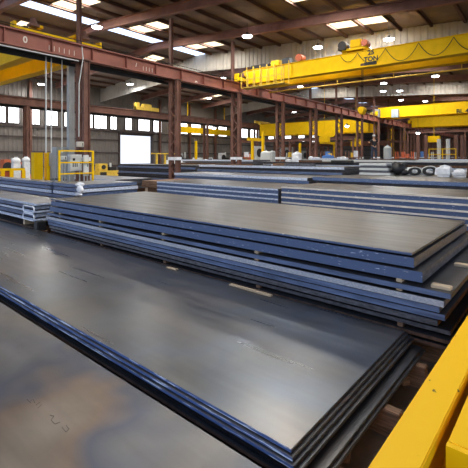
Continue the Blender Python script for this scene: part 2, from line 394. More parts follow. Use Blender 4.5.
# =================================================================== CRANES
def girder_box(y0, y1, x0, x1, zb, zt, taper_y=None):
    b = MB(); b.box(x0, y0, zb+.04, x1, y1, zt-.03); b.box(x0-.06, y0, zt-.03, x1+.06, y1, zt); b.box(x0-.06, y0, zb, x1+.06, y1, zb+.04); return b
def crane(X, y0, y1, zb, zt, gap, label, w=.5, trucks=(True, True), m='yellow', tl=2.1, th=8.5, bh=8.75):
    t = thing('bridge_crane', label, 'crane', (X, 0, 0))
    ymin, ymax = min(y0, y1), max(y0, y1)
    ga = ymin+.32 if ((y0 < y1 and trucks[0]) or (y1 < y0 and trucks[1])) else ymin
    gb = ymax-.32 if ((y1 > y0 and trucks[1]) or (y0 > y1 and trucks[0])) else ymax
    for gx in (0, gap):
        gm = girder_box(ga, gb, gx, gx+w, zb, zt)
        gm.box(gx+.05, ymin, 8.62, gx+w-.05, ymax, max(zt, 8.75)) if zt > 8.3 else None
        gm.build('bridge_girder', m, t)
    for yy, on in ((y0, trucks[0]), (y1, trucks[1])):
        if not on: continue
        b = MB(); b.box(gap/2+w/2-tl, yy-.17, 8.22, gap/2+w/2+tl, yy+.18, th, .02)
        for s_ in (-1, 1): b.box(gap/2+w/2+s_*tl-.06, yy-.19, 8.16, gap/2+w/2+s_*tl+.06, yy+.19, bh)
        e = b.build('end_truck', m, t)
        for s_ in (-1, 1):
            MB().cyl((gap/2+w/2+s_*(tl-.5), yy-.08, 8.34), (gap/2+w/2+s_*(tl-.5), yy+.08, 8.34), .19, n=18).build('wheel', 'dark', e)
            MB().cyl((gap/2+w/2+s_*(tl-.9), yy+.0, 8.6), (gap/2+w/2+s_*(tl-.9), yy+.0, 9.0), .2, .13, n=14).box(gap/2+w/2+s_*(tl-.9)-.22, yy-.2, 8.58, gap/2+w/2+s_*(tl-.9)+.22, yy+.2, 8.7).build('drive_motor', 'redd', e)
    return t
def trolley(t, y, gap, w, zt, hook_z, hx=None, hy=0):
    b = MB(); b.box(-.1, y-.8, zt+.12, gap+w+.1, y+.8, zt+.26)
    for yy in (-.7, .7): b.box(.05, y+yy-.15, zt, .35, y+yy+.15, zt+.2); b.box(gap+.15, y+yy-.15, zt, gap+.45, y+yy+.15, zt+.2)
    tr = b.build('trolley', 'yellow', t)
    MB().cyl((.3, y-.1, zt+.55), (gap, y-.1, zt+.55), .26, n=20).build('hoist_drum', 'grey', tr)
    MB().cyl((-.25, y+.75, zt+.5), (.35, y+.75, zt+.5), .27, n=20).box(-.3, y+.5, zt+.2, .4, y+1.0, zt+.36).build('hoist_motor', 'dark', tr)
    MB().cyl((-.2, y-.7, zt+.45), (.4, y-.7, zt+.45), .2, n=18).build('travel_motor', 'orange', tr)
    MB().box(-.15, y-.45, zt+.26, .5, y+.25, zt+.78, .04).build('gear_box', 'yellow', tr)
    xx = gap/2+.25
    b = MB()
    for d in (-.18, -.06, .06, .18): b.cyl((xx+d, y, hook_z+.55), (xx+d, y, zt+.4), .012, n=6)
    b.build('wire_rope', 'dark', tr)
    b = MB(); b.box(xx-.28, y-.14, hook_z+.1, xx+.28, y+.14, hook_z+.6, .05); b.cyl((xx-.3, y, hook_z+.4), (xx+.3, y, hook_z+.4), .2, n=18)
    hb = b.build('hook_block', 'yellow', tr)
    pts = [(xx, y, hook_z+.12)]+[(xx+.13*sin(a), y, hook_z-.12+.13*cos(a)) for a in [i*.45 for i in range(0, 10)]]
    MB().tube(pts, .03).build('hook', 'dark', hb)
# big crane across the right
XB = 24.5; zbB, ztB, gB_, wB = 8.02, 9.08, 2.2, .5
cB = crane(XB, YA, YR+1, zbB, ztB, gB_, 'large yellow double-girder crane lettered 25 TON across the upper right', wB, (True, False))
def yon(px, X): dx = px-234; return X*(F*sin(A)-dx*cos(A))/(F*cos(A)+dx*sin(A))
def zon(px, py, X): dx = px-234; return H+(157-py)*X/(F*cos(A)+dx*sin(A))
trolley(cB, yon(362, XB+1.3), gB_, wB, ztB, zon(361, 116, XB+1.3))
# festoon cable in loops on the near face
b = MB(); anchors = [341, 358, 386, 419, 454, 492]
for p, q in zip(anchors, anchors[1:]):
    ya, yb = yon(p, XB), yon(q, XB); pts = []
    sag = min(.85, abs(yb-ya)*.42)+(.0 if p < 360 else .1)
    for i in range(13):
        u = i/12; pts.append((-.1, ya+(yb-ya)*u, ztB-.12-sag*(1-(2*u-1)**2)))
    b.tube(pts, .018, 6)
b.build('festoon_cable', 'dark', cB)
yt = yon(371, XB)
text('25\nTON', .4, 'black', (-.02, yt, 8.68), (PI/2, 0, -PI/2), cB, 'lettering', .004, 1.0)
b = MB(); b.box(-.03, yt-.35, 8.12, -.0, yt+.42, 8.32); b.build('name_board', 'dark', cB)
MB().box(-.03, yon(362.5, XB)-.1, 8.13, 0, yon(362.5, XB)+.12, 8.28).build('warning_plate', 'rust', cB)
# service walkway hung at its runway end
b = MB(); yA_, yB_ = 14.3, 18.0
b.box(-.85, yA_, 7.55, -.15, yB_, 7.6)
b.build('walkway', 'yfade', cB)
b = MB()
for y in [yA_+(yB_-yA_)*i/6 for i in range(7)]:
    b.box(-.85, y-.03, 7.6, -.8, y+.03, 8.75); b.box(-.15, y-.03, 7.55, -.1, y+.03, 9.25)
for z in (8.15, 8.7): b.box(-.85, yA_, z, -.8, yB_, z+.05)
b.build('walkway_railing', 'yfade', cB)
b = MB(); b.box(.1, 14.4, ztB, .6, 15.0, ztB+.45, .03); b.build('control_cabinet', 'dark', cB)
b = MB(); b.box(.05, 16.1, ztB, .6, 17.8, ztB+.3, .05); b.build('resistor_bank', 'black', cB)
b = MB(); b.cyl((.0, 13.6, ztB+.3), (.6, 13.6, ztB+.3), .26, n=18); b.build('cable_reel', 'orange', cB)
b = MB(); b.box(0, 15.2, ztB, .5, 15.9, ztB+.38, .03); b.build('drive_housing', 'yellow', cB)
b = MB(); b.tube([(3.0, 18.0, 7.75), (3.0, YR+2, 7.75)], .05); b.build('tie_pipe', 'yfade', cB)
b = MB()
for yy in (4, 8, 12): b.box(2.9, yy, 7.75, 3.0, yy+.05, 8.05)
b.build('hanger', 'yfade', cB)
# left crane in the far bay
XA = 8.9
cA = crane(XA, YA+.62, YB-.05, 7.32, 8.6, 2.0, 'yellow bridge crane under the red girder at the upper left', .45, (True, True), tl=2.2, th=8.4, bh=8.6)
# far bay crane seen behind the columns in the centre
cE = crane(55.6, YA+1.2, YB-.7, 6.0, 7.95, 2.6, 'deep yellow crane behind the columns at centre, hung low', .6, (False, False))
b = MB(); b.prism([(25.5, 5.1), (28.5, 6.0), (24.2, 6.0)], 'X', -.05, .5); b.build('trolley_frame', 'yellow', cE)
b = MB(); b.box(-.6, YB-.17, 8.15, 3.8, YB+.1, 8.6); b.box(.1, YB-.8, 7.95, .5, YB-.3, 8.4); b.box(2.7, YB-.8, 7.95, 3.1, YB-.3, 8.4); b.box(.1, YB-.3, 8.2, 3.1, YB-.17, 8.4); b.build('end_truck', 'yfade', cE)
b = MB(); b.box(-.6, YA+.5, 8.15, 3.8, YA+.75, 8.6); b.box(.1, YA+.9, 7.95, .5, YA+1.3, 8.4); b.box(2.7, YA+.9, 7.95, 3.1, YA+1.3, 8.4); b.box(.1, YA+.75, 8.2, 3.1, YA+.9, 8.4); b.build('end_truck', 'yfade', cE)
# further cranes in the near bay
cC = crane(56.0, YA, YR+1, 7.85, 9.3, 2.4, 'second yellow crane in the right bay, small lettering on its face', .6, (True, False))
text('BL 4', .75, 'black', (-.02, yon(462.5, 56.0), zon(462.5, 111.3, 56.0)), (PI/2, 0, -PI/2), cC, 'lettering')
for px in (376, 395):
    y = yon(px, 55.5); z = zon(px, 113, 55.5)
    MB().box(-.6, y-.45, z-.6, -.1, y+.45, z+.5).build('junction_box', 'grey', cC)
cD = crane(72.5, YA, YR+1, 7.5, 9.2, 2.6, 'bright yellow crane furthest down the right bay', .7, (True, False))
# yellow end truck riding the far girder
b = MB(); x, z = colz(135, 111, YB); x2, _ = colz(158, 111, YB)
b.box(x, YB-.2, 8.15, x2, YB+.15, 8.6); b.box(x, YB-.25, 8.15, x+.5, YB+.2, 9.0); b.box(x2-2.5, YB-.2, 8.6, x2-1.2, YB+.2, 8.95)
tag(b.build('end_carriage', 'yfade'), 'small yellow end carriage riding on the far red girder', 'crane carriage')
# yellow beam near the far wall
b = MB(); b.box(41.5, 43.9, 6.25, 56, 44.2, 7.1); b.box(41.5, 43.8, 6.2, 56, 44.3, 6.27); b.box(44, 44, 7.1, 44.1, 44.1, 11); b.box(53, 44, 7.1, 53.1, 44.1, 11)
tag(b.build('monorail_beam', 'yellow'), 'yellow monorail beam in front of the far windows right of the bright doorway', 'beam')
# =================================================================== LAMPS
lamps = [(15.9, 24.9, 11.5, 'beside the ridge glazing'), (22.8, 16.8, 11.1, 'above the end of the large crane'), (31.4, 25.3, 11.0, 'below the pale ribbed curtain, centre'),
 (42.4, 38.1, 10.7, 'over the far runway girder'), (35.5, 29.7, 11.6, 'behind the pale curtain near the ridge'), (45.9, 25.2, 11.4, 'under the left end of the large crane'),
 (65.9, 37.5, 10.7, 'far back over the centre columns'), (27.9, 13.8, 10.9, 'above the middle of the large crane'), (28.0, 8.5, 10.5, 'above the 25 TON lettering'),
 (43.7, 8.7, 10.5, 'brightest one below the large crane at right'), (46.5, 14.7, 10.9, 'upper of the pair under the crane trolley'), (52.9, 16.8, 11.1, 'lower of the pair under the crane trolley'),
 (53.2, 14.8, 10.9, 'small one right of the hook ropes'), (63.2, 17.4, 10.4, 'low one above the second crane'), (65.2, 14.4, 10.4, 'rightmost above the second crane'),
 (28.6, 38.0, 10.9, 'left of centre under the pale sloping sheet'), (20.9, 43.5, 10.4, 'at far left above the windows'), (14.0, 9.0, 10.9, 'high over the nearest plates'), (9.5, 5.0, 10.9, 'over the front of the plate stacks')]
lp = thing('high_bay_lamp', '', 'lamp')
MB().cyl((0, 0, .0), (0, 0, .08), .3, .2, n=24).cyl((0, 0, .08), (0, 0, .25), .1, n=14).build('lamp_housing', 'dark', lp)
MB().cyl((0, 0, -.09), (0, 0, -.005), .3, .36, n=24).build('lamp_lens', 'lamp', lp)
MB().cyl((0, 0, .25), (0, 0, .95), .012, n=6).build('lamp_hanger', 'dark', lp)
for i, (x, y, z, d) in enumerate(lamps):
    lab = 'round white high-bay lamp '+d
    z = roofz(y)-1.2
    if i == 0: lp.location = (x, y, z); lp['label'] = lab; lp['group'] = 'high-bay lamps'
    else: copy_thing(lp, (x, y, z), lab, 'high-bay lamps')
    if x < 90:
        l = bpy.data.lights.new('lamp_light', 'AREA'); l.shape = 'DISK'; l.size = .55; l.energy = 210; l.color = (.93, .97, 1)
        o = bpy.data.objects.new('lamp_light', l); o.location = (x, y, z-.12); COL.objects.link(o)
# =================================================================== STEEL PLATE STACKS (their own slightly turned grid)
T = radians(-2.2)
def G(x, y, z=0): return Vector((x*cos(T)-y*sin(T), x*sin(T)+y*cos(T), z))
def plate(x0, x1, y0, y1, z0, z1, top, e_near, e_end, label, group, name='steel_plate', bev=.003, cat='steel plate'):
    b = MB(); b.box(-(x1-x0)/2, -(y1-y0)/2, 0, (x1-x0)/2, (y1-y0)/2, z1-z0, min(bev, (z1-z0)*.3))
    o = b.build(name, [top, e_near, e_end], loc=G((x0+x1)/2, (y0+y1)/2, z0), rz=T)
    for p in o.data.polygons:
        if abs(p.normal.z) < .7: p.material_index = 1 if abs(p.normal.x) > abs(p.normal.y) else 2
    return tag(o, label, cat, group)
def timber(x0, y0, z0, x1, y1, z1, label, m='oldwood', group='timber bearers', cat='timber'):
    b = MB(); b.box(-(x1-x0)/2, -(y1-y0)/2, 0, (x1-x0)/2, (y1-y0)/2, z1-z0, .006)
    return tag(b.build('timber_block', m, loc=G((x0+x1)/2, (y0+y1)/2, z0), rz=T), label, cat, group)
RK = ['on top']+[o_+' from the top' for o_ in ORD[1:12]]
def stack(desc, group, rows, top='plate'):
    """rows: (z1, z0, x0, x1, y0, y1, edge_near, edge_end)"""
    for i, (z1, z0, x0, x1, y0, y1, en, ee) in enumerate(rows):
        plate(x0, x1, y0, y1, z0, z1, top if i == 0 else 'plate_b', en, ee, '%s, plate %s' % (desc, RK[i]), group)
# main stack in front
stack('low front stack with blue near edge', 'plates of the front stack', [
    (.450, .424, 2.25, 4.61, 1.42, 13.4, 'blue_m', 'edge'), (.420, .394, 2.225, 4.64, 1.395, 13.42, 'blue_m', 'edge'),
    (.390, .364, 2.20, 4.67, 1.37, 13.4, 'blue_m', 'edge'), (.360, .334, 2.23, 4.69, 1.34, 13.42, 'edged', 'edge'),
    (.290, .262, 2.26, 4.70, 1.26, 13.4, 'edged', 'edge'), (.258, .23, 2.24, 4.72, 1.235, 13.4, 'rust', 'edge')], 'plate')
for i, y in enumerate((1.75, 3.9, 6.0, 8.1, 10.2, 12.3)):
    timber(2.3, y, .29, 4.62, y+.08, .334, 'thin spacer board inside the front plate stack, %s from its near end' % ORD[i], group='spacer boards in the front stack')
for i, (x, y) in enumerate(((2.5, 1.16), (3.42, 1.1), (4.35, 1.14))):
    timber(x, y, .0, x+.1, y+.9, .23, 'rough timber end under the front stack, %s from the near corner' % ORD[i], group='timber blocks under the front stack')
for i, (x, y) in enumerate(((2.45, 4.5), (3.85, 4.5), (2.45, 9.5), (3.85, 9.5))):
    timber(x, y, 0, x+.14, y+1.1, .23, 'timber bearer hidden deep under the front stack', group='hidden bearers under the front stack')
# foreground stack at lower left
stack('heat-stained stack at the lower left corner', 'plates of the lower left stack', [
    (.42, .39, -.42, 2.03, 1.0, 11, 'edged', 'edged'), (.385, .355, -.42, 2.05, .98, 11, 'edged', 'edged'), (.31, .28, -.4, 2.07, .96, 11, 'edged', 'edged'), (.275, .245, -.4, 2.06, .98, 11, 'edged', 'edged')], 'plate_fg')
for i, y in enumerate((1.3, 4, 7, 10)):
    timber(-.4, y, .31, 2.0, y+.08, .355, 'thin spacer board inside the lower left stack, %s from its near end' % ORD[i], group='spacer boards in the lower left stack')
for y in (1.5, 5, 9.5):
    timber(-.3, y, 0, 1.9, y+.14, .245, 'timber bearer hidden under the lower left stack', group='hidden bearers under the lower left stack')
# hand-drawn mark on the foreground plate
fp = [o for o in COL.objects if o.get('label', '').startswith('heat-stained') and 'on top' in o['label']][0]
bpy.context.view_layer.update()
def stroke(pts):
    q = []
    for px, py in pts:
        dx = px-234; s = (.4215-H)/(157-py); q.append(((F*cos(A)+dx*sin(A))*s, (F*sin(A)-dx*cos(A))*s, .4215))
    b = MB()
    for p, r in zip(q, q[1:]): b.bar(p, r, .0035, .002)
    o = b.build('writing_stroke', 'marker'); o.parent = fp; o.matrix_parent_inverse = fp.matrix_world.inverted()
for st in ([(27, 399), (31, 403)], [(29, 402), (33, 399), (35, 403)], [(36, 405), (40, 402)], [(38, 408), (42, 404)], [(50, 415), (54, 416), (51, 420), (55, 424), (60, 422)], [(62, 427), (66, 432), (69, 429), (66, 425)]): stroke(st)
# tall middle stack
xk, xk2, yk0, yk1 = 4.80, 7.84, 1.40, 10.48
stack('tall stack in the middle', 'plates of the tall middle stack', [
    (1.290, 1.262, xk, xk2, yk0, yk1, 'blue', 'edge'),
    (1.235, 1.12, xk+.01, xk2, yk0-.02, yk1, 'blue', 'edge'),
    (1.095, .975, xk-.02, xk2, yk0-.12, yk1+.02, 'blue', 'edge'),
    (.935, .875, xk-.08, xk2+.1, .98, yk1+.05, 'blue2', 'edged'),
    (.835, .765, xk-.07, xk2+.05, 1.05, yk1+.12, 'silver', 'edge'),
    (.755, .69, xk-.05, xk2+.05, 1.1, yk1+.08, 'blue2', 'edge'),
    (.67, .605, xk-.02, xk2+.05, 1.05, yk1+.1, 'blue2', 'rust'),
    (.595, .535, xk-.04, xk2+.05, 1.12, yk1, 'edge', 'rust'),
    (.50, .455, xk, xk2+.05, 1.0, yk1, 'edge', 'rust'),
    (.40, .36, xk-.02, xk2+.1, .85, yk1, 'rust', 'rust'),
    (.32, .28, xk, xk2+.1, .9, yk1, 'rust', 'rust')], 'plate_b')
sp = 0
for zb_, zt_, cnt in ((.835, .875, 5), (.935, .975, 5), (.40, .455, 4)):
    for i in range(cnt):
        y = [1.5, 3.6, 5.8, 8.0, 9.9][i]
        timber(xk-.03 if zb_ > .5 else xk+.01, y, zb_, xk2, y+.07, zt_, 'pale spacer %s in tall middle stack, %s from near end' % ({.835: 'above the rough edges', .935: 'on the wide plate', .40: 'near the floor'}[zb_], ORD[i]), 'wood' if zb_ > .5 else 'oldwood', 'spacer boards in the tall middle stack')
# pale strips lying on the projecting wide plate
timber(4.80, 1.0, .936, 4.90, 1.2, .974, 'cream timber strip on the projecting plate at the stack corner', 'wood', 'cream strips on the wide plate')
timber(5.95, .98, .936, 6.05, 1.2, .974, 'cream timber strip on the projecting plate, by the right edge of the photo', 'wood', 'cream strips on the wide plate')
for i, (x, y) in enumerate(((5.0, 1.1), (6.3, 1.1), (7.6, 1.1), (5.0, 8.5), (6.3, 8.5), (7.6, 8.5))):
    timber(x, y, 0, x+.15, y+1.2, .28, 'timber bearer on the floor under the tall middle stack, %s counted from the front' % ORD[i], group='bearers under the middle stack')
# light wood strips lying on the back edge of the front stack
timber(4.5, 3.18, .451, 4.565, 3.95, .475, 'long pale strip lying on the back edge of the front plate', 'wood', 'pale strips on the front plate')
timber(4.5, 5.15, .451, 4.56, 5.42, .47, 'short pale strip lying on the back edge of the front plate', 'wood', 'pale strips on the front plate')
# left small stack with wrapped, rounded ends
l1 = [(1.12, 1.06), (1.03, .95), (.92, .86), (.83, .73), (.70, .62)]
for i, (zt, zb) in enumerate(l1):
    plate(4.68+(.03 if i % 2 else 0), 5.75, 11.12+.08*(i % 2), 20, zb, zt, 'plate_g', 'pale' if i % 2 == 0 else 'blue2', 'pale', 'small left stack with curled white wrapping, plate %s' % RK[i], 'plates of the small left stack', bev=.02)
for i, y in enumerate((12.0, 18.5)): timber(4.75, y, .45, 5.7, y+.12, .62, 'timber spacer under the small left stack, %s from its near end' % ORD[i], 'wood', 'spacers of the left stack')
plate(4.7, 5.75, 11.3, 20, .36, .45, 'plate_b', 'rust', 'rust', 'brown bottom plate under the small left stack', 'plates of the small left stack')
for y in (12.0, 18.5): timber(4.8, y, 0, 5.7, y+.15, .36, 'floor bearer hidden under the small left stack', group='hidden bearers of the left stack')
b = MB()
for z in (.74, .95):
    b.torus((0, 0, z), .085, .02, 'X', 28, 8)
for v in b.bm.verts:
    if v.co.y > 0: v.co.y += .55
tag(b.build('wrapping_strap', 'white', loc=G(4.64, 11.2, 0), rz=T, smooth=True), 'white curled plastic wrap on the end of the small left stack', 'wrapping')
b = MB(); b.box(-.12, -.12, 0, .12, .12, .26, .02); tag(b.build('block', 'dark', loc=G(4.75, 11.0, .4), rz=T), 'dark block beside the small left stack', 'block')
timber(4.62, 10.85, 0, 4.9, 11.12, .4, 'timber post under the dark block', group=None)
# stack behind at left
def simple_stack(desc, group, x0, x1, y0, y1, ztop, n, t, gap, edges, ends, top='plate_g', j=.04, base=True):
    rows = []; z = ztop
    for i in range(n):
        dx = random.uniform(-j, j); dy = random.uniform(-j, j)*2
        if i == 0: dx = dy = 0
        rows.append((z, z-t, x0+dx, x1+dx, y0+dy, y1+dy, edges[i % len(edges)], ends[i % len(ends)])); z -= t+gap
    stack(desc, group, rows, top)
    if z+gap > .02:
        xs = [x0+.3, (x0+x1)/2, x1-.45]
        b_top = z+gap
        for y in (y0+.6, (y0+y1)/2, y1-.8):
            timber(x0+.1, y, 0, x1-.1, y+.18, b_top, 'floor bearer under the %s' % desc, group='bearers under the '+desc)
    if gap > .025:
        z = ztop
        for i in range(n-1):
            z -= t
            for q, y in enumerate((y0+.5, y1-.7)):
                timber(x0+.02, y, z-gap, x1-.1, y+.1, z, 'pale spacer, %s end, %s gap down, %s' % (('near', 'far')[q], ORD[i], desc), 'wood', 'spacers of the '+desc)
            z -= gap
simple_stack('blue-edged stack before the cabinets', 'plates before the cabinets', 7.92, 10.5, 14.62, 17.1, 1.30, 7, .13, .035, ['blue2', 'blue2', 'pale'], ['blue2', 'pale'])
simple_stack('narrow blue strips behind that stack, far left', 'narrow strips at far left', 7.92, 8.55, 17.25, 27, 1.29, 7, .13, .035, ['blue2', 'blue2', 'pale'], ['blue2'])
b = MB(); b.ball((0, .05, .03), .16, (1, 1.2, .5)); b.ball((-.08, -.12, -.16), .13, (.9, .9, 1.2)); b.ball((-.1, -.05, -.34), .11, (1, 1.6, .6))
for v in b.bm.verts: v.co += Vector((random.uniform(-1, 1), random.uniform(-1, 1), random.uniform(-1, 1)))*.025
tag(b.build('plastic_wrap', 'white', loc=G(7.82, 14.55, 1.3), smooth=True), 'crumpled white plastic on the corner of the stack before the cabinets', 'wrapping')
# row behind the middle stack
for i in range(3):
    timber(11.1, 13.95+.02*i, 1.02+.1*i, 13.4, 15.1-.03*i, 1.115+.1*i, 'brown timber sheet pile behind the middle stack, %s' % ['bottom', 'middle', 'top'][i], 'oldwood', 'brown timber pile')
timber(11.3, 14.2, 0, 13.2, 14.9, 1.02, 'rough crib of timber carrying the brown timber pile', group=None)
def striped(desc, group, y0, y1, ztop, light):
    rows = []; z = ztop
    for i in range(10):
        t_ = .05 if i % 2 == 0 else .11
        rows.append((z, z-t_, 11.0-(.02 if i % 2 == 0 else 0), 13.5, y0, y1, light if i % 2 == 0 else 'blue', 'edge')); z -= t_+.002
    stack(desc, group, rows, 'plate_b')
    for y in (y0+.6, (y0+y1)/2, y1-.8): timber(11.1, y, 0, 13.4, y+.18, z+.002, 'floor bearer under the %s' % desc, group='bearers under the '+desc)
striped('white-striped stack behind the middle one', 'plates of the white-striped stack', 7.45, 13.83, 1.33, 'pale')
striped('cream-striped stack behind the middle one, right', 'plates of the cream-striped stack', -3.5, 7.32, 1.42, 'cream')
simple_stack('dark blue stack, third row right', 'plates of the third row', 15.0, 17.5, -3, 8.4, 1.55, 9, .14, .02, ['blue', 'edged', 'blue2'], ['edge'], 'plate_b')
simple_stack('blue-grey stack, third row centre', 'plates of the third row centre', 14.9, 17.2, 8.6, 17.2, 1.50, 10, .12, .02, ['pale', 'blue', 'blue2'], ['edge'], 'plate_g')
simple_stack('long grey stack, fourth row centre', 'plates of the fourth row', 19.6, 22.0, 9.1, 20.0, 1.86, 11, .13, .02, ['pale', 'edged', 'blue2', 'edge', 'pale'], ['edge'], 'plate', .1)
simple_stack('dark stack, fourth row left', 'plates of the fourth row left', 19.6, 22.0, 20.3, 30.0, 1.8, 11, .13, .02, ['edged', 'blue2', 'edged'], ['edge'], 'plate')
simple_stack('stack under the white wrapped bundles', 'plates under the wrapped bundles', 19.6, 22.4, -2.5, 8.95, 1.45, 7, .15, .02, ['edged', 'rust'], ['edge'], 'plate_b')
simple_stack('rear stack under the worker', 'plates under the worker', 27.0, 29.6, -2, 16.2, 2.2, 11, .14, .025, ['lgrey', 'edged', 'rust', 'pale', 'edge'], ['edge'], 'plate_b', .12)
simple_stack('rearmost stack left of centre', 'plates of the rear left stack', 27.0, 29.6, 20.9, 30, 2.15, 11, .14, .025, ['pale', 'edge', 'rust', 'blue2', 'edged'], ['edge'], 'plate_b', .12)
simple_stack('rear stack between centre columns', 'plates of the centre rear stack', 24.6, 26.7, 8.0, 18.0, 2.02, 11, .13, .025, ['edged', 'pale', 'edge'], ['edge'], 'plate_b', .08)
simple_stack('low stack in left aisle', 'plates in the left aisle', 13.2, 15.9, 20.5, 29, 1.05, 4, .12, .04, ['pale', 'edge'], ['edge'], 'plate_g', .05)
# =================================================================== YELLOW FRAME in the near right corner
t = thing('yellow_guard_beam', 'scuffed bright yellow steel guard beam filling the lower right corner', 'guard beam', G(0, 0, 0), T)
b = MB(); b.box(.9, .585, .72, 9.5, .80, .8, .008); b.box(.9, .67, .3, 9.5, .70, .72); b.box(.9, .585, .22, 9.5, .80, .3, .008)
b.build('front_beam', 'yellow_d', t)
for x in (1.1, 3.2, 5.3, 7.4, 9.4):
    MB().box(x, .6, 0, x+.12, .74, .22).build('beam_foot', 'yellow_d', t)
b = MB(); b.box(2.47, .06, .72, 9.5, .53, .8, .008); b.box(2.47, .3, .3, 9.5, .33, .72); b.build('rear_beam', 'yellow_d', t)
b = MB(); b.box(2.43, .06, 0, 2.47, .53, .8); b.build('end_plate', 'yellow_d', t)
b = MB(); b.box(1.2, .1, 0, 2.4, .5, .12); tag(b.build('concrete_kerb', 'concrete', loc=G(0, 0, 0), rz=T), 'grey concrete kerb between the two yellow beams', 'kerb')
# loose blocks on the dirt
for i, (px, py, s_) in enumerate([(352, 420, .13), (398, 378, .12), (376, 392, .07), (330, 455, .12)]):
    dx = px-234; s = H/(py-157); x = (F*cos(A)+dx*sin(A))*s; y = (F*sin(A)-dx*cos(A))*s
    b = MB(); b.box(-s_*1.3, -s_*.5, 0, s_*1.3, s_*.5, .11, .01)
    tag(b.build('wood_offcut', 'oldwood' if i else 'wood', loc=(x, y, 0), rz=.4+i*.5), ['pale offcut nearest the lower edge', 'brown offcut beside the yellow beam', 'small brown chip of wood halfway along the gap', 'rough offcut under the near corner of the front stack'][i]+' on the dirt floor', 'wood offcut')
# =================================================================== LEFT SIDE EQUIPMENT (just behind the first column)
def P(px, py, Y_): x, z = colz(px, py, Y_); return x, z
Yc_ = 17.9
# guard rail in front of the cabinets
t = thing('guard_rail', 'yellow pipe guard rail in front of the grey electrical cabinets', 'guard rail')
x0, zt = P(57.5, 150.8, Yc_); x1, _ = P(91, 150.8, Yc_); zm = P(70, 162.5, Yc_)[1]; zl = P(70, 173.5, Yc_)[1]
for x in (x0, x1):
    MB().box(x-.04, Yc_-.2, 0, x+.04, Yc_-.12, zt+.02).build('rail_post', 'yellow', t)
for z in (zt, zm, zl): MB().box(x0+.04, Yc_-.19, z-.03, x1-.04, Yc_-.13, z+.03).build('rail', 'yellow', t)
def cabinet(name, label, pa, pb, ptop, pbot, Y_, m='grey', depth=.35, cat='cabinet', win=True, tofloor=True):
    xa, z1 = P(pa, ptop, Y_); xb, _ = P(pb, ptop, Y_); z0 = P((pa+pb)/2, pbot, Y_)[1]
    t = thing(name, label, cat, (xa, Y_, 0)); w = xb-xa
    MB().box(0, 0, z0, w, depth, z1, .01).build('cabinet_body', m, t)
    MB().box(.03, -.02, z0+.03, w-.03, -.001, z1-.03, .005).build('cabinet_door', m, t)
    MB().box(w-.1, -.045, (z0+z1)/2-.06, w-.07, -.02, (z0+z1)/2+.06).build('door_handle', 'dark', t)
    if win:
        b = MB()
        for i in range(3): b.box(w*.2+i*w*.16, -.03, z0+.2, w*.2+i*w*.16+w*.08, -.021, z0+.42)
        b.box(w*.2, -.03, z1-.3, w*.4, -.021, z1-.18); b.build('gauges', 'dark', t)
    if tofloor:
        for x in (.03, w-.08): MB().box(x, depth/2, 0, x+.05, depth/2+.05, z0).build('cabinet_leg', 'grey', t)
    return t
cabinet('electrical_cabinet', 'light grey electrical cabinet with gauges behind the yellow rail', 70, 82, 154.5, 171, 18.05, 'lgrey', .2)
cabinet('narrow_cabinet', 'narrow white panel between the cabinet and the red column', 83.8, 89, 155, 176, 17.82, 'lgrey', .08, win=False)
cabinet('switch_box', 'small grey switch box left of the yellow rail', 51, 54.5, 153, 166, 20.3, 'grey', .2, win=False)
cabinet('wall_box', 'small pale box at the left behind the yellow rail', 62, 67, 156, 160, 18.2, 'lgrey', .15, win=False)
cabinet('backing_cabinet', 'tall dull grey enclosure behind the guarded cabinet', 56, 71, 147, 178, 19.8, 'grey', .5, win=False)
cabinet('junction_box', 'pale brown box fixed high on the first red column', 77, 84, 141.5, 147, 17.98, 'curtain', .1, win=False, tofloor=False)
# yellow sheet guards
for i, (a, c, lab) in enumerate(((34, 43, 'wide yellow sheet-metal guard left of the conduits'), (47, 51, 'narrow yellow sheet-metal guard right of the conduits'))):
    xa, z1 = P(a, 152.5, 20.6); xb, _ = P(c, 152.5, 20.6)
    b = MB(); b.box(xa, 20.6, .0, xb, 20.64, z1); b.box(xa, 20.64, 0, xa+.04, 20.9, z1); b.box(xb-.04, 20.64, 0, xb, 20.9, z1); b.box(xa, 20.58, z1-.06, xb, 20.6, z1)
    tag(b.build('machine_guard', 'yellow'), lab, 'guard panel')
for i, (px, r, top) in enumerate(((46, .035, 7.2), (51.3, .028, 7.2), (62, .028, 7.2))):
    x, _ = P(px, 150, 19.12); zb = P(px, 153, 19.12)[1]
    b = MB(); b.cyl((x, 19.12, zb), (x, 19.12, 7.29), r, n=10)
    tag(b.build('conduit_pipe', 'lgrey'), 'pale vertical conduit dropping from the girder, %s from the left' % ORD[i], 'pipe', 'vertical conduits')
x, _ = P(73.0, 100, 19.3)
b = MB(); b.box(x-.18, 19.36, 0, x+.12, 19.39, 7.28); b.box(x-.18, 19.39, 0, x-.15, 19.6, 7.28); b.box(x+.09, 19.39, 0, x+.12, 19.6, 7.28)
tag(b.build('grey_channel_post', 'grey'), 'tall grey channel post left of the first red column', 'post')
b = MB(); x, _ = P(80, 60, 18.1); b.tube([(x+.1, 18.1, 7.9), (x+.16, 18.1, 7.3), (x+.05, 18.1, 6.6), (x-.05, 18.1, 6.0), (x-.06, 18.1, 3.4)], .025)
tag(b.build('hanging_cable', 'lgrey'), 'grey cable looping down beside the first red column', 'cable')
